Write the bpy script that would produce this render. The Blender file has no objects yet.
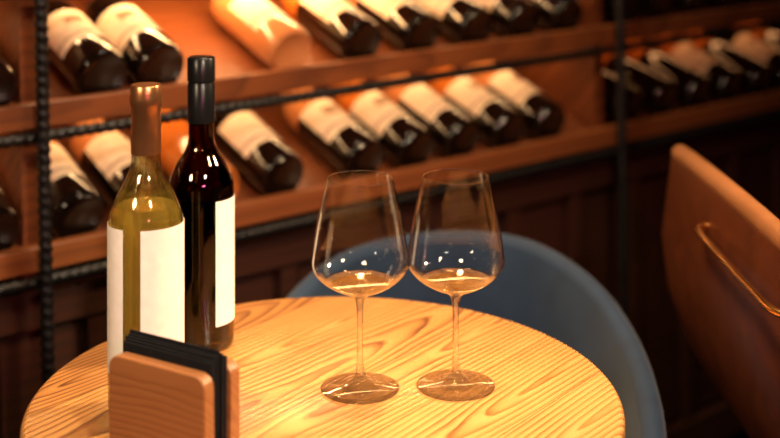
import bpy, bmesh, math, random
from mathutils import Vector, Matrix
random.seed(4)
scene = bpy.context.scene
pi = math.pi

# ---------------------------------------------------------------- helpers
def new_mat(name, color=(.5,.5,.5), rough=.5, metal=0, trans=0, ior=1.45, spec=.5, coat=0, sheen=0):
    m = bpy.data.materials.new(name); m.use_nodes = True
    b = m.node_tree.nodes['Principled BSDF']
    b.inputs['Base Color'].default_value = (*color, 1)
    b.inputs['Roughness'].default_value = rough
    b.inputs['Metallic'].default_value = metal
    b.inputs['Transmission Weight'].default_value = trans
    b.inputs['IOR'].default_value = ior
    b.inputs['Specular IOR Level'].default_value = spec
    b.inputs['Coat Weight'].default_value = coat
    b.inputs['Sheen Weight'].default_value = sheen
    return m

def noise_mat(name, c1, c2, scale=20, rough=.6, bump=.1, stretch=(1,1,1), coat=0, sheen=0, metal=0, spec=.5):
    m = new_mat(name, c1, rough, coat=coat, sheen=sheen, metal=metal, spec=spec)
    nt = m.node_tree; N = nt.nodes; L = nt.links
    b = N['Principled BSDF']
    tc = N.new('ShaderNodeTexCoord'); mp = N.new('ShaderNodeMapping')
    mp.inputs['Scale'].default_value = stretch
    nz = N.new('ShaderNodeTexNoise'); nz.inputs['Scale'].default_value = scale
    nz.inputs['Detail'].default_value = 6
    rp = N.new('ShaderNodeValToRGB')
    rp.color_ramp.elements[0].position = .3; rp.color_ramp.elements[0].color = (*c1, 1)
    rp.color_ramp.elements[1].position = .7; rp.color_ramp.elements[1].color = (*c2, 1)
    bp = N.new('ShaderNodeBump'); bp.inputs['Strength'].default_value = bump; bp.inputs['Distance'].default_value = .003
    L.new(tc.outputs['Object'], mp.inputs['Vector']); L.new(mp.outputs[0], nz.inputs['Vector'])
    L.new(nz.outputs['Fac'], rp.inputs['Fac']); L.new(rp.outputs[0], b.inputs['Base Color'])
    L.new(nz.outputs['Fac'], bp.inputs['Height']); L.new(bp.outputs[0], b.inputs['Normal'])
    return m

class NT:
    def __init__(s, m): s.nt=m.node_tree; s.N=s.nt.nodes; s.L=s.nt.links
    def m(s, op, a, b=None, c=None):
        n=s.N.new('ShaderNodeMath'); n.operation=op
        for i,v in enumerate((a,b,c)):
            if v is None: continue
            if isinstance(v,(int,float)): n.inputs[i].default_value=v
            else: s.L.new(v,n.inputs[i])
        return n.outputs[0]

def wood_mat(name, light, mid, dark, rotz=0, plank=.1, seam=True, ring=.006, tilt=.10, warp=.012, rough=.4, coat=0.0, swap=False, var=.25, mortar=.45, grain=.55, fibre=.30):
    """plain-sawn boards: growth rings of tilted logs cut by the surface, grain along local X after rotation"""
    m = new_mat(name, mid, rough, coat=coat); g=NT(m); N,L=g.N,g.L
    b = N['Principled BSDF']
    b.inputs['Coat Roughness'].default_value=.18
    tc = N.new('ShaderNodeTexCoord'); mp = N.new('ShaderNodeMapping')
    mp.inputs['Rotation'].default_value = (0,0,rotz)
    L.new(tc.outputs['Object'], mp.inputs['Vector'])
    sep = N.new('ShaderNodeSeparateXYZ'); L.new(mp.outputs[0], sep.inputs[0])
    x=sep.outputs[0]; y=sep.outputs[1]; z=sep.outputs[2]
    if swap: y=g.m('ADD',y,z)
    q=g.m('DIVIDE',y,plank); fl=g.m('FLOOR',q); fr=g.m('FRACT',q)
    wn=N.new('ShaderNodeTexWhiteNoise'); wn.noise_dimensions='1D'; L.new(fl,wn.inputs['W']); rnd=wn.outputs['Value']
    wn2=N.new('ShaderNodeTexWhiteNoise'); wn2.noise_dimensions='1D'; L.new(g.m('ADD',fl,37.3),wn2.inputs['W']); rnd2=wn2.outputs['Value']
    yl=g.m('MULTIPLY',g.m('SUBTRACT',fr,g.m('ADD',.25,g.m('MULTIPLY',rnd2,.5))),plank)
    xs=g.m('ADD',x,g.m('MULTIPLY',rnd,7.0))
    cb=N.new('ShaderNodeCombineXYZ'); L.new(g.m('MULTIPLY',xs,1.0),cb.inputs[0]); L.new(g.m('MULTIPLY',y,2.5),cb.inputs[1]); L.new(z,cb.inputs[2])
    nz=N.new('ShaderNodeTexNoise'); nz.inputs['Scale'].default_value=4.5; nz.inputs['Detail'].default_value=3; nz.inputs['Roughness'].default_value=.5
    L.new(cb.outputs[0],nz.inputs['Vector'])
    wz=g.m('MULTIPLY',g.m('SUBTRACT',nz.outputs['Fac'],.5),warp*4)
    dep=g.m('ADD',g.m('ADD',g.m('MULTIPLY',x,g.m('MULTIPLY',g.m('SUBTRACT',rnd,.35),tilt*2.2)),.018),wz)
    d=g.m('SQRT',g.m('ADD',g.m('MULTIPLY',yl,yl),g.m('MULTIPLY',dep,dep)))
    ph=g.m('FRACT',g.m('DIVIDE',d,ring))
    late=g.m('POWER',ph,2.2)
    late=g.m('MULTIPLY',late,g.m('MINIMUM',1.0,g.m('MULTIPLY',g.m('SUBTRACT',1.0,ph),7.0)))
    cf=N.new('ShaderNodeCombineXYZ'); L.new(g.m('MULTIPLY',xs,4.0),cf.inputs[0]); L.new(g.m('MULTIPLY',y,120.0),cf.inputs[1]); L.new(g.m('MULTIPLY',z,40.0),cf.inputs[2])
    nf=N.new('ShaderNodeTexNoise'); nf.inputs['Scale'].default_value=3; nf.inputs['Detail'].default_value=4; L.new(cf.outputs[0],nf.inputs['Vector'])
    nb=N.new('ShaderNodeTexNoise'); nb.inputs['Scale'].default_value=2.2; nb.inputs['Detail'].default_value=2; L.new(cb.outputs[0],nb.inputs['Vector'])
    nm=N.new('ShaderNodeTexNoise'); nm.inputs['Scale'].default_value=9; nm.inputs['Detail'].default_value=3; L.new(cb.outputs[0],nm.inputs['Vector'])
    late=g.m('MULTIPLY',late,g.m('ADD',.35,g.m('MULTIPLY',nm.outputs['Fac'],1.2)))
    f=g.m('ADD',g.m('MULTIPLY',late,grain),g.m('MULTIPLY',nf.outputs['Fac'],fibre))
    f=g.m('ADD',f,g.m('MULTIPLY',g.m('SUBTRACT',rnd,.5),var))
    f=g.m('ADD',f,g.m('MULTIPLY',g.m('SUBTRACT',nb.outputs['Fac'],.5),.5))
    rp=N.new('ShaderNodeValToRGB'); e=rp.color_ramp.elements
    e[0].position=.0; e[0].color=(*light,1); e[1].position=.95; e[1].color=(*dark,1)
    k=e.new(.42); k.color=(*mid,1)
    L.new(f,rp.inputs['Fac']); out=rp.outputs[0]
    if seam:
        edge=g.m('LESS_THAN',g.m('ABSOLUTE',g.m('SUBTRACT',fr,.5)),.494)
        mx=N.new('ShaderNodeMix'); mx.data_type='RGBA'
        L.new(edge,mx.inputs['Factor']); mx.inputs['A'].default_value=(*[c*mortar for c in mid],1)
        L.new(out,mx.inputs['B']); out=mx.outputs['Result']
    L.new(out,b.inputs['Base Color'])
    bp=N.new('ShaderNodeBump'); bp.inputs['Strength'].default_value=.15; bp.inputs['Distance'].default_value=.0008
    L.new(f,bp.inputs['Height']); L.new(bp.outputs[0],b.inputs['Normal'])
    rr=g.m('ADD',rough-.08,g.m('MULTIPLY',f,.2)); L.new(rr,b.inputs['Roughness'])
    return m

def thin_glass(name, tint=(1,1,1), refract=0.0, ior=1.5, f0=.04, fmax=.9, power=4.0):
    m=bpy.data.materials.new(name); m.use_nodes=True; g=NT(m); N,L=g.N,g.L
    N.remove(N['Principled BSDF']); out=N['Material Output']
    tr=N.new('ShaderNodeBsdfTransparent'); tr.inputs[0].default_value=(*tint,1)
    gl=N.new('ShaderNodeBsdfGlossy'); gl.inputs['Roughness'].default_value=0.02
    lw=N.new('ShaderNodeLayerWeight'); lw.inputs['Blend'].default_value=.5
    fr=g.m('ADD',f0,g.m('MULTIPLY',g.m('POWER',lw.outputs['Facing'],power),fmax))
    mx=N.new('ShaderNodeMixShader'); L.new(fr,mx.inputs[0]); L.new(tr.outputs[0],mx.inputs[1]); L.new(gl.outputs[0],mx.inputs[2])
    last=mx.outputs[0]
    if refract>0:
        rf=N.new('ShaderNodeBsdfGlass'); rf.inputs['Roughness'].default_value=0; rf.inputs['IOR'].default_value=ior; rf.inputs['Color'].default_value=(*tint,1)
        m2=N.new('ShaderNodeMixShader'); m2.inputs[0].default_value=refract
        L.new(last,m2.inputs[1]); L.new(rf.outputs[0],m2.inputs[2]); last=m2.outputs[0]
    L.new(last,out.inputs['Surface'])
    return m

def link(ob, parent=None):
    scene.collection.objects.link(ob)
    if parent: ob.parent = parent
    return ob

def empty(name, loc=(0,0,0), rot=(0,0,0)):
    e = bpy.data.objects.new(name, None); e.location = loc; e.rotation_euler = rot
    e.empty_display_size = .05
    return link(e)

class MB:
    def __init__(s): s.v=[]; s.f=[]; s.m=[]
    def add(s, vs, fs, mi=0, M=None):
        o = len(s.v)
        for v in vs:
            v = Vector(v)
            if M is not None: v = M @ v
            s.v.append(tuple(v))
        for i, f in enumerate(fs):
            s.f.append(tuple(o+k for k in f)); s.m.append(mi[i] if isinstance(mi, list) else mi)
    def box(s, a, b, mi=0, M=None):
        x0,y0,z0=a; x1,y1,z1=b
        vs=[(x0,y0,z0),(x1,y0,z0),(x1,y1,z0),(x0,y1,z0),(x0,y0,z1),(x1,y0,z1),(x1,y1,z1),(x0,y1,z1)]
        fs=[(0,3,2,1),(4,5,6,7),(0,1,5,4),(1,2,6,5),(2,3,7,6),(3,0,4,7)]
        s.add(vs, fs, mi, M)
    def lathe(s, prof, seg=48, mi=0, M=None, mfun=None):
        vs=[]; fs=[]; ms=[]
        n=len(prof)
        for (r,z) in prof:
            for k in range(seg):
                a=2*pi*k/seg; vs.append((max(r,1e-5)*math.cos(a), max(r,1e-5)*math.sin(a), z))
        for i in range(n-1):
            for k in range(seg):
                k2=(k+1)%seg
                fs.append((i*seg+k, i*seg+k2, (i+1)*seg+k2, (i+1)*seg+k))
                ms.append(mfun(i, 2*pi*(k+.5)/seg) if mfun else mi)
        s.add(vs, fs, ms, M)
    def tube(s, pts, r, seg=12, mi=0, M=None, caps=True):
        pts=[Vector(p) for p in pts]; n=len(pts); vs=[]; fs=[]
        up=Vector((0,0,1))
        t0=(pts[1]-pts[0]).normalized()
        if abs(t0.dot(up))>.95: up=Vector((1,0,0))
        nrm=(up-t0*up.dot(t0)).normalized()
        for i,p in enumerate(pts):
            t=(pts[min(i+1,n-1)]-pts[max(i-1,0)]).normalized()
            nrm=(nrm-t*nrm.dot(t)).normalized(); bn=t.cross(nrm)
            rr=r[i] if isinstance(r,(list,tuple)) else r
            for k in range(seg):
                a=2*pi*k/seg; vs.append(p+rr*(math.cos(a)*nrm+math.sin(a)*bn))
        for i in range(n-1):
            for k in range(seg):
                k2=(k+1)%seg; fs.append((i*seg+k,(i)*seg+k2,(i+1)*seg+k2,(i+1)*seg+k))
        if caps:
            fs.append(tuple(range(seg-1,-1,-1))); fs.append(tuple(range((n-1)*seg,n*seg)))
        s.add(vs,fs,mi,M)
    def obj(s, name, mats, parent=None, smooth=True, loc=(0,0,0), rot=(0,0,0), bevel=0, subd=0, auto=40):
        me=bpy.data.meshes.new(name); me.from_pydata(s.v,[],s.f)
        for m in mats: me.materials.append(m)
        for i,p in enumerate(me.polygons):
            p.material_index=s.m[i]; p.use_smooth=smooth
        bm=bmesh.new(); bm.from_mesh(me)
        bmesh.ops.remove_doubles(bm, verts=bm.verts, dist=2e-5)
        bmesh.ops.recalc_face_normals(bm, faces=bm.faces)
        if smooth and auto:
            for e in bm.edges:
                if len(e.link_faces)==2 and e.calc_face_angle(0)>math.radians(auto): e.smooth=False
        bm.to_mesh(me); bm.free()
        ob=bpy.data.objects.new(name,me); ob.location=loc; ob.rotation_euler=rot
        link(ob,parent)
        if bevel:
            md=ob.modifiers.new('b','BEVEL'); md.width=bevel; md.segments=3; md.limit_method='ANGLE'
        if subd:
            md=ob.modifiers.new('s','SUBSURF'); md.levels=subd; md.render_levels=subd
        return ob

def catmull(pts, n=8):
    P=[Vector(p) for p in pts]; P=[2*P[0]-P[1]]+P+[2*P[-1]-P[-2]]; out=[]
    for i in range(1,len(P)-2):
        for k in range(n):
            t=k/n; a,b,c,d=P[i-1],P[i],P[i+1],P[i+2]
            out.append(.5*((2*b)+(c-a)*t+(2*a-5*b+4*c-d)*t*t+(-a+3*b-3*c+d)*t**3))
    out.append(P[-2]); return out
def smooth_prof(pts, n=6):
    return [(p.x,p.y) for p in catmull([(a,b,0) for a,b in pts], n)]

# ---------------------------------------------------------------- materials
M_table = wood_mat('pine_table', (.74,.375,.125),(.56,.235,.062),(.15,.040,.009), rotz=math.radians(-52), plank=.098, ring=.0072, tilt=.13, warp=.006, rough=.30, coat=.45, var=.24, mortar=.4, grain=.98, fibre=.38)
M_holder = wood_mat('holder_wood', (.35,.14,.046),(.27,.095,.028),(.12,.037,.012), plank=.2, seam=False, ring=.006, rough=.42, swap=True)
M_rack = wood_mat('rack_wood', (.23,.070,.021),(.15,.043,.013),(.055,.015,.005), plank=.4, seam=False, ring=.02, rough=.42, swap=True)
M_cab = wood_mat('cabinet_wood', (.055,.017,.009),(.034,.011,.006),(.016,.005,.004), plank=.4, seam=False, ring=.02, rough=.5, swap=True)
M_iron = noise_mat('black_iron', (.008,.008,.009),(.025,.023,.023), 80, .40, .2, metal=.6)
M_bowl = thin_glass('thin_bowl_glass', (.995,.995,.995), refract=0, f0=.03, fmax=.95, power=3.4)
M_foot = thin_glass('stem_foot_glass', (.995,.995,.995), refract=.5, ior=1.5, fmax=.95, power=2.8)
M_pour = thin_glass('pale_wine_pour', (.99,.92,.70), refract=.25, ior=1.33, f0=.05, fmax=.6, power=3)
M_bglass = thin_glass('pale_bottle_glass', (.94,.95,.82), refract=.3, ior=1.5, f0=.05)
M_dglass = new_mat('amber_bottle_glass', (.14,.06,.010), 0.0, trans=1, ior=1.5)
M_wwine = new_mat('white_wine', (1,.70,.20), 0.0, trans=.82, ior=1.34)
M_rwine = new_mat('red_wine', (.003,.001,.001), 0.4, trans=0, ior=1.34, spec=.1)
M_label = noise_mat('label_paper', (.80,.74,.66),(.87,.81,.73), 90, .7, .02)
M_foil = noise_mat('copper_foil', (.50,.21,.085),(.60,.27,.11), 30, .28, .03, metal=.9)
M_cap = noise_mat('black_capsule', (.004,.004,.005),(.008,.008,.008), 40, .28, .02, spec=.3)
M_napkin = noise_mat('black_napkin', (.004,.004,.005),(.010,.010,.011), 200, .85, .2, spec=.2)
M_blue = noise_mat('blue_velvet', (.006,.023,.056),(.011,.034,.074), 25, .75, .1, sheen=.12)
M_brown = noise_mat('brown_leather', (.065,.015,.005),(.105,.026,.008), 30, .30, .1)
M_tan = noise_mat('tan_leather', (.24,.09,.03),(.30,.115,.042), 30, .38, .1)
M_brass = noise_mat('brass', (.80,.36,.09),(.85,.42,.12), 30, .25, .0, metal=1)
M_rd = new_mat('dark_bottle', (.006,.003,.002), .08, coat=.5)
M_ra = new_mat('amber_bottle_and_lit_shoulder', (.50,.14,.02), .14, coat=.3)  # bottle colour, also painted on dark bottles as warm-lit shoulders
M_rp = new_mat('rose_bottle_and_lit_shoulder', (.52,.20,.07), .18, coat=.3)
M_rl = noise_mat('rack_label', (.74,.59,.42),(.84,.68,.50), 60, .65, .02)
M_rc = noise_mat('rack_foil', (.25,.05,.02),(.38,.10,.035), 30, .35, .02)
M_rk = noise_mat('rack_label_print', (.20,.10,.05),(.44,.28,.16), 130, .6, .02)
M_wall = noise_mat('wall_plaster', (.030,.013,.010),(.04,.017,.012), 6, .9, .2)
M_ceil = noise_mat('ceiling_paint', (.03,.02,.015),(.04,.025,.02), 6, .9, .2)
M_floor = wood_mat('floor_boards', (.05,.022,.012),(.035,.015,.008),(.015,.007,.004), plank=.14, ring=.012, rough=.5)

# ---------------------------------------------------------------- frame of the rack wall
ANG = math.radians(37.8)
A = Vector((-.479, 1.75, 0))
ROLL = -.020
RZ = Matrix.Translation(A) @ Matrix.Rotation(ANG,4,'Z')

def room_box(name, a, b, mat):
    mb=MB(); mb.box(a,b); return mb.obj(name,[mat],smooth=False,loc=A,rot=(0,0,ANG))
room_box('floor',(-1.8,-3.6,-.1),(3.4,.5,0),M_floor)
room_box('ceiling',(-1.8,-3.6,2.7),(3.4,.5,2.8),M_ceil)
room_box('wall_back',(-1.8,.5,-.1),(3.4,.6,2.8),M_wall)
room_box('wall_front',(-1.8,-3.7,-.1),(3.4,-3.6,2.8),M_wall)
room_box('wall_left',(-1.9,-3.7,-.1),(-1.8,.6,2.8),M_wall)
room_box('wall_right',(3.4,-3.7,-.1),(3.5,.6,2.8),M_wall)

# ---------------------------------------------------------------- wine rack
rack = empty('wine_rack', A, (0,ROLL,ANG))
T = math.radians(19)
S0,S1 = -.75, 2.35
allrows = [.731,.929,1.129,1.329,1.529]
mb=MB()
for zr in allrows:
    zb = zr+.022
    Mx = Matrix.Translation((0,.004,zb)) @ Matrix.Rotation(T,4,'X')
    mb.box((S0,0,-.016),(S1,.40,0),0,Mx)
    mb.box((S0,-.022,zr+.010),(S1,.0,zr+.044),0)
mb.obj('shelves',[M_rack],rack,smooth=False,bevel=.002)
mb=MB()
for sx in (-.62,.0,1.16,2.3):
    mb.box((sx-.012,.02,0.06),(sx+.012,.42,2.1),0)
mb.box((S0,.40,0.06),(S1,.42,2.1),0)
mb.obj('dividers_back',[M_rack],rack,smooth=False)
mb=MB()
mb.box((S0,.03,.06),(S1,.40,.68),0)
mb.box((S0,.0,.655),(S1,.03,.705),0)
mb.box((S0,.0,.05),(S1,.03,.12),0)
s=S0
while s<S1:
    mb.box((s,.006,.12),(s+.03,.03,.655),0)
    mb.box((s+.04,.018,.13),(s+.15,.03,.645),0)
    s+=.165
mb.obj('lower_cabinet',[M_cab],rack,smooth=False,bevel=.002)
def rebar(mb,p0,p1,r=.0075):
    p0=Vector(p0);p1=Vector(p1);L=(p1-p0).length;n=int(L/.0028);seg=12
    t=(p1-p0).normalized(); up=Vector((0,1,0)); bn=t.cross(up)
    vs=[];fs=[]
    for i in range(n+1):
        d=L*i/n
        for k in range(seg):
            a=2*pi*k/seg
            rr=r*(1+.20*max(-.2,math.sin(2*pi*d/.015+a*1)))
            vs.append(p0+t*d+rr*(math.cos(a)*up+math.sin(a)*bn))
    for i in range(n):
        for k in range(seg):
            k2=(k+1)%seg; fs.append((i*seg+k,i*seg+k2,(i+1)*seg+k2,(i+1)*seg+k))
    mb.add(vs,fs,0)
mb=MB()
for zr in allrows: rebar(mb,(S0,-.030,zr),(S1,-.030,zr))
for sx in (-.0,1.16,2.3): rebar(mb,(sx-.006,-.045,.02),(sx-.006,-.045,2.1),.0085)
mb.obj('rebar_frame',[M_iron],rack)

prof=[(0,.012),(.028,.004),(.036,0),(.0395,.004),(.041,.012),(.041,.055),(.041,.072),(.041,.076),(.041,.105),(.041,.128),(.041,.150),(.041,.180),(.039,.196),(.032,.214),(.021,.232),(.0155,.248),(.0145,.255),(.0145,.30),(.0155,.302),(.0155,.315),(.0,.316)]
def rack_bottle(mb,s,zr,glass,lab=True,lit_top=None,cap=4,spin=0,r=1.0,span=1.35,crest=True):
    zb=zr+.022
    M=Matrix.Translation((s,.004,zb)) @ Matrix.Rotation(T,4,'X') @ Matrix.Translation((0,.012,.0415*r)) @ Matrix.Rotation(-pi/2,4,'X') @ Matrix.Diagonal((r,r,1,1))
    def mf(i,a):
        if i>=15: return cap
        if lab and 5<=i<=9:
            d=(a-(1.5*pi+spin)+pi)%(2*pi)-pi
            if abs(d)<span:
                if i==6: return 5
                if i==8 and crest and abs(d)<.38: return 5
                return 3
        if lit_top is not None and i>=10: return lit_top  # warm light on dark glass shoulders
        return glass
    mb.lathe(prof,44,0,M,mf)
mb=MB()
r1=[(-.061,0,1,None),(.105,0,1,None),(.198,0,1,None),(.43,2,1,2),(.572,0,1,1),(.700,0,1,2),(.828,0,1,None),(.945,0,1,1),(1.06,0,1,1)]
r2=[(-.061,0,1,None),(.065,0,1,1),(.170,0,1,2),(.29,1,0,None),(.410,0,1,None),(.572,0,1,2),(.683,0,1,1),(.790,0,1,2),(.903,0,1,1),(1.010,0,1,2)]
for s,g_,l,t in r1: rack_bottle(mb,s,.929,g_,bool(l),t,spin=random.uniform(-.3,.3),crest=random.random()<.6)
for s,g_,l,t in r2: rack_bottle(mb,s,.731,g_,bool(l),t,spin=random.uniform(-.3,.3),crest=random.random()<.6)
for zr in (.731,.929):
    s=1.235
    while s<2.25:
        rack_bottle(mb,s,zr,0,random.random()<.25,random.choice([1,1,1,None])); s+=.108
for zr in (1.129,1.329):
    s=-.66
    while s<2.25:
        if min(abs(s-0),abs(s-1.16))>.055: rack_bottle(mb,s,zr,random.choice([0,0,1,2]),True)
        s+=.11
mb.obj('racked_wine_bottles',[M_rd,M_ra,M_rp,M_rl,M_rc,M_rk],None,loc=A,rot=(0,ROLL,ANG),auto=50)

# ---------------------------------------------------------------- table
TZ=.75
tab=empty('round_wooden_table',(-.066,1.293,0))
R=.304
mb=MB()
pr=[(0,TZ-.036),(R-.006,TZ-.036),(R-.002,TZ-.034),(R,TZ-.030),(R,TZ-.007),(R-.001,TZ-.004),(R-.003,TZ-.0015),(R-.006,TZ),(0,TZ)]
mb.lathe(pr,160)
mb.obj('table_top',[M_table],tab,auto=60)
mb=MB()
mb.lathe([(0,.0),(.17,.0),(.17,.012),(.06,.03),(.035,.06),(.035,.66),(.09,.69),(.12,.7139),(0,.7139)],48)
mb.obj('pedestal',[M_iron],tab,auto=40)

# ---------------------------------------------------------------- wine glasses
def wine_glass(name,x,y):
    outer=smooth_prof([(.0410,.0008),(.0403,.0018),(.030,.0028),(.018,.0048),(.0085,.0095),(.0048,.018),(.0036,.032),(.0033,.060),(.0036,.082),(.0052,.093),(.011,.0985),(.026,.105),(.040,.1140),(.0490,.1240),(.0514,.132),(.0503,.142),(.0459,.170),(.0397,.198),(.0347,.2190)],6)
    inner=smooth_prof([(.0337,.2190),(.0387,.198),(.0449,.170),(.0494,.142),(.0505,.132),(.0481,.1250),(.0393,.1155),(.0255,.1070),(.011,.1012),(.0,.1002)],6)
    p=[(0,0.0012),(.030,.0008),(.0395,0)]+outer+[(.0346,.2197),(.0339,.2197)]+inner
    def mf(i,a):
        z0=min(p[i][1],p[min(i+1,len(p)-1)][1])
        return 1 if (z0<.112 or z0>.2165) else 0
    mb=MB(); mb.lathe(p,96,mfun=mf)
    lv=.1105
    w=[(0,lv)]+[(max(r-.0002,0),z+.0002) for r,z in inner if z<lv-.0006]
    mb.lathe(w,96,2)
    return mb.obj(name,[M_bowl,M_foot,M_pour],loc=(x,y,TZ+.0003),auto=60)
wine_glass('wine_glass',-.0313,1.304)
wine_glass('wine_glass.001',.069,1.311)

# ---------------------------------------------------------------- table bottles
def arc_patch(mb,r,z0,z1,a0,a1,mi=0,t=.0003):
    n=40; vs=[];fs=[]
    for i in range(n+1):
        a=math.radians(a0+(a1-a0)*i/n); c,s=math.cos(a),math.sin(a)
        vs+= [(r*c,r*s,z0),(r*c,r*s,z1),((r+t)*c,(r+t)*s,z1),((r+t)*c,(r+t)*s,z0)]
    for i in range(n):
        for k in range(4):
            k2=(k+1)%4; fs.append((i*4+k,i*4+k2,i*4+4+k2,i*4+4+k))
    fs+=[(0,1,2,3),(n*4+3,n*4+2,n*4+1,n*4)]
    mb.add(vs,fs,mi)
def table_bottle(x,y,h_sh0,h_sh1,H,hcap,level,glassm,winem,capm,labels,lz,name,rb=.0375,screw=False):
    root=empty(name,(x,y,TZ+.0002))
    o=[(0,.010),(.022,.006),(.030,0.0),(rb-.003,0.0005),(rb-.0005,.004),(rb,.010),(rb,h_sh0*.5),(rb,h_sh0-.004)]
    o+=smooth_prof([(rb,h_sh0),(rb-.0012,h_sh0+.014),(rb-.008,h_sh0+.032),(.0195,h_sh1-.012),(.0152,h_sh1),(.0142,h_sh1+.015)],5)
    o+=[(.0140,H-.012),(.0148,H-.010),(.0148,H-.003),(.0125,H-.002)]
    w=.0028
    inn=[(r-w,z) for r,z in o[4:-3] if z>.012]
    inn=[(.0,.016),(.020,.013),(rb-w-.003,.012)]+inn
    full=o+[(.0112,H-.003)]+inn[::-1]
    mb=MB(); mb.lathe(full,72); mb.obj('glass_body',[glassm],root,auto=60)
    e=.00015
    wi=[(r-e,z+e) for r,z in inn if z<level]
    last=wi[-1][0]
    nx=[r-e for r,z in inn if z>=level]
    wi+= [((last+nx[0])/2 if nx else last, level-.0004),(0,level)]
    mb=MB(); mb.lathe([(max(r,0),z) for r,z in wi],72); mb.obj('wine',[winem],root,auto=50)
    rc=.0153
    if screw:
        cp=[(.0143,hcap),(rc+.0002,hcap),(rc+.0002,H-.030),(rc-.0006,H-.029),(rc-.0006,H-.0275),(rc+.0006,H-.0265),(rc+.0006,H-.001),(rc-.001,H+.0006),(0,H+.0008)]
    else:
        cp=[(.0145,hcap),(rc-.0003,hcap),(rc-.0006,H-.022),(rc+.0006,H-.020),(rc+.0010,H-.012),(rc+.0002,H-.009),(rc+.0002,H-.001),(rc-.001,H+.0006),(0,H+.0008)]
    mb=MB(); mb.lathe(cp,48); mb.obj('capsule',[capm],root,auto=50)
    mb=MB()
    for a0,a1 in labels: arc_patch(mb,rb+.0001,lz[0],lz[1],a0,a1)
    mb.obj('label',[M_label],root,auto=40)
    return root
table_bottle(-.244,1.25,.182,.246,.326,.258,.207,M_bglass,M_wwine,M_foil,[(-250,-115),(-87,25)],(.045,.190),'white_wine_bottle')
table_bottle(-.216,1.43,.172,.232,.328,.254,.172,M_dglass,M_rwine,M_cap,[(-56,95)],(.030,.170),'red_wine_bottle',screw=True)

# ---------------------------------------------------------------- napkin holder
nh=empty('napkin_holder',(-.259,1.15,TZ+.0002),(0,0,math.radians(-31)))
def plate(mb,y0,y1,L=.113,H=.095,rc=.012):
    pts=[(0,0),(L,0)]
    for k in range(7):
        a=k/6*pi/2; pts.append((L-rc+rc*math.cos(a),H-rc+rc*math.sin(a)))
    for k in range(7):
        a=pi/2+k/6*pi/2; pts.append((rc+rc*math.cos(a),H-rc+rc*math.sin(a)))
    n=len(pts)
    vs=[(p[0],y0,p[1]) for p in pts]+[(p[0],y1,p[1]) for p in pts]
    fs=[tuple(range(n)),tuple(range(2*n-1,n-1,-1))]+[(i,(i+1)%n,n+(i+1)%n,n+i) for i in range(n)]
    mb.add(vs,fs)
mb=MB(); plate(mb,0,.014); plate(mb,.037,.051); mb.box((0,.014,0),(.113,.037,.020))
mb.obj('wooden_block',[M_holder],nh,smooth=False,bevel=.0015)
mb=MB()
for i in range(9):
    y=.0155+i*.0023; h=.110-.0018*abs(i-4)+random.uniform(-.001,.001); dx=random.uniform(-.002,.002)
    Mx=Matrix.Translation((.0565+dx,y,.0215))@Matrix.Rotation(random.uniform(-.01,.02),4,'Y')
    mb.box((-.053,0,0.002),(.053,.0017,h-.0215),0,Mx)
mb.obj('napkins',[M_napkin],nh,smooth=False,bevel=.0004)

# ---------------------------------------------------------------- chairs
def shell(rim, prof_off, thick, name, mat, parent, center, zb):
    P=catmull(rim,8); n=len(P); mb=MB(); vs=[]; fs=[]
    c=Vector(center)
    for i,p in enumerate(P):
        t=(P[min(i+1,n-1)]-P[max(i-1,0)]); t.z=0; t.normalize()
        nr=Vector((t.y,-t.x,0))
        if nr.dot(Vector((p.x-c.x,p.y-c.y,0)))<0: nr=-nr
        sec=[]
        H=p.z-zb
        for fr,off in reversed(prof_off):
            sec.append(p+nr*(off+thick/2)+Vector((0,0,-H*fr)))
        for k in range(1,6):
            a=pi*k/6
            sec.append(p+nr*(thick/2*math.cos(a))+Vector((0,0,thick/2*math.sin(a))))
        for fr,off in prof_off:
            sec.append(p+nr*(off-thick/2)+Vector((0,0,-H*fr)))
        m=len(sec); vs+=sec
    for i in range(n-1):
        for k in range(m):
            k2=(k+1)%m; fs.append((i*m+k,i*m+k2,(i+1)*m+k2,(i+1)*m+k))
    fs.append(tuple(range(m))); fs.append(tuple(range(n*m-1,(n-1)*m-1,-1)))
    mb.add(vs,fs)
    return mb.obj(name,[mat],parent,auto=70), P
def seat(mb,cx,cy,rx,ry,z0,z1,rotz=0):
    pr=[(0,z0),(.90,z0),(.98,z0+.01),(1.0,z0+.03),(1.0,z1-.03),(.97,z1-.010),(.88,z1),(0,z1+.008)]
    M=Matrix.Translation((cx,cy,0))@Matrix.Rotation(rotz,4,'Z')@Matrix.Diagonal((rx,ry,1,1))
    seg=48; vs=[];fs=[]
    for r,z in pr:
        for k in range(seg):
            a=2*pi*k/seg; c,s_=math.cos(a),math.sin(a)
            q=(abs(c)**3+abs(s_)**3)**(-1/3)
            vs.append((max(r,1e-4)*c*q,max(r,1e-4)*s_*q,z))
    for i in range(len(pr)-1):
        for k in range(seg):
            k2=(k+1)%seg; fs.append((i*seg+k,i*seg+k2,(i+1)*seg+k2,(i+1)*seg+k))
    mb.add(vs,fs,0,M)
bc=empty('blue_velvet_armchair',(0,0,0))
rim=[(-.15,1.52,.620),(-.160,1.62,.650),(-.130,1.76,.688),(-.050,1.86,.718),(.08,1.905,.730),(.2,1.88,.726),(.280,1.78,.702),(.315,1.66,.668),(.316,1.52,.640),(.298,1.40,.610)]
_,BP=shell(rim,[(0,0),(.25,.0),(.5,-.006),(.75,-.02),(1,-.045)],.030,'backrest',M_blue,bc,(.08,1.6),.38)
mb=MB(); seat(mb,.078,1.61,.20,.23,.37,.47); mb.obj('seat',[M_blue],bc,auto=60)
mb=MB()
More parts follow.
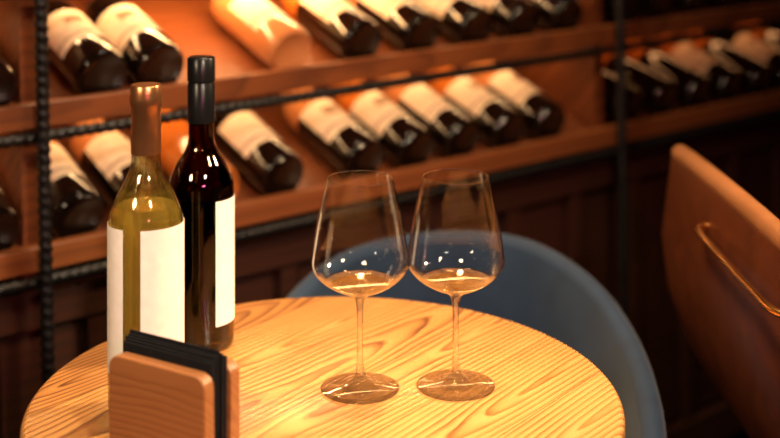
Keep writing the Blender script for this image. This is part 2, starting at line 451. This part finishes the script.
for lx,ly in ((-.09,1.50),(.24,1.45),(-.06,1.78),(.22,1.78)):
    ox=(lx-.08)*.2; oy=(ly-1.6)*.2
    mb.tube([(lx,ly,.375),(lx+ox,ly+oy,0.0)],[.016,.010],12)
mb.obj('legs',[M_iron],bc)

lc=empty('brown_leather_armchair',(0,0,0))
rim=[(.66,2.06,.66),(.57,2.04,.70),(.487,1.97,.79),(.439,1.88,.855),(.424,1.80,.874),(.424,1.65,.880),(.426,1.50,.882),(.430,1.36,.880),(.452,1.28,.860),(.505,1.20,.79),(.60,1.15,.70),(.70,1.14,.66)]
_,RP=shell(rim,[(0,0),(.12,.006),(.3,.014),(.5,.006),(.7,-.020),(.85,-.055),(1,-.10)],.026,'backrest',M_brown,lc,(.72,1.6),.50)
mb=MB(); mb.tube([p+Vector((0,0,.008)) for p in RP],.0135,14); mb.obj('rim_piping',[M_tan],lc)
mb=MB(); seat(mb,.78,1.60,.27,.36,.42,.52); mb.obj('seat',[M_tan],lc,auto=60)
mb=MB()
hp=catmull([(.420,1.60,.838),(.398,1.595,.838),(.389,1.57,.838),(.388,1.51,.838),(.388,1.45,.838),(.390,1.36,.838),(.393,1.29,.838),(.415,1.26,.838),(.445,1.27,.838)],8)
mb.tube(hp,.0045,14); mb.obj('brass_handle',[M_brass],lc)
mb=MB()
for lx,ly in ((.62,1.36),(.62,1.84),(.96,1.36),(.96,1.84)):
    mb.tube([(lx,ly,.43),(lx+(lx-.78)*.3,ly+(ly-1.6)*.3,0)],[.018,.011],12)
mb.obj('legs',[M_iron],lc)

# ---------------------------------------------------------------- lights
def area(name,loc,target,power,size,color,spread=None):
    l=bpy.data.lights.new(name,'AREA'); l.shape='DISK'; l.size=size; l.energy=power; l.color=color
    if spread: l.spread=math.radians(spread)
    o=bpy.data.objects.new(name,l); o.location=loc
    d=Vector(target)-Vector(loc); o.rotation_euler=d.to_track_quat('-Z','Y').to_euler()
    link(o); return o
def L2W(s,y,z): return RZ@Vector((s,y,z))
def strip(name,s0,s1,zr,power,color):
    l=bpy.data.lights.new(name,'AREA'); l.shape='RECTANGLE'; l.size=s1-s0; l.size_y=.012; l.energy=power; l.color=color
    o=bpy.data.objects.new(name,l); o.parent=rack
    o.location=((s0+s1)/2,.14,zr+.022+.14*math.tan(T)-.024); o.rotation_euler=(T*.6,0,0)
    link(o)
W=(1,.57,.25)
for i,(zr,pw) in enumerate(((.929,2.0),(1.129,3.1))):
    strip('shelf_strip_light_a%d'%i,.03,1.13,zr,pw,W)
    strip('shelf_strip_light_b%d'%i,-.58,-.03,zr,pw*.32,W)
    strip('shelf_strip_light_c%d'%i,1.2,2.25,zr,pw*.25,(1,.42,.15))
strip('added_row_glow_light',.22,.62,1.129,2.4,(1,.50,.18))  # added lamp, extra glow on the upper row beside its bay strip
area('pendant_lamp_light',(-.06,1.70,2.2),(-.12,1.3,.75),19,.20,(1,.77,.48))
area('rack_spot_light',L2W(.45,-1.3,2.0),L2W(.45,.1,.85),2.8,.12,(1,.64,.34),70)
area('room_fill_light',(.7,-.4,2.2),(-.1,1.3,.85),2.6,.16,(1,.84,.62),40)
area('left_fill_light',(-1.0,.25,1.7),(-.2,1.3,.95),1.2,.2,(1,.74,.46),50)  # added fill from the left, brightens the bottle label
area('added_glint_light',(1.15,1.75,1.9),(-.02,1.33,.85),2.8,.10,(1,.72,.40),36)  # added small light behind right, for glints on the glasses
area('chair_spot_light',(-.2,.9,2.3),(.45,1.6,.7),1.5,.2,(1,.66,.36),50)
area('added_pink_glint_light',(.55,-.9,1.75),(.05,1.3,.9),1.0,.10,(1,.12,.35),50)  # added pink light behind the camera, for reflections in the bowls
w=bpy.data.worlds.new('w'); scene.world=w; w.use_nodes=True
w.node_tree.nodes['Background'].inputs[0].default_value=(1,.6,.35,1)
w.node_tree.nodes['Background'].inputs[1].default_value=.02

# ---------------------------------------------------------------- camera
cam=bpy.data.cameras.new('camera'); co=bpy.data.objects.new('camera',cam); link(co)
co.location=(0,0,1.283); co.rotation_euler=(pi/2,0,0)
cam.sensor_width=36; cam.lens=1250/780*36; cam.shift_y=-341/780; cam.clip_start=.02
cam.dof.use_dof=True; cam.dof.focus_distance=1.30; cam.dof.aperture_fstop=2.6
scene.camera=co
scene.view_settings.view_transform='Standard'
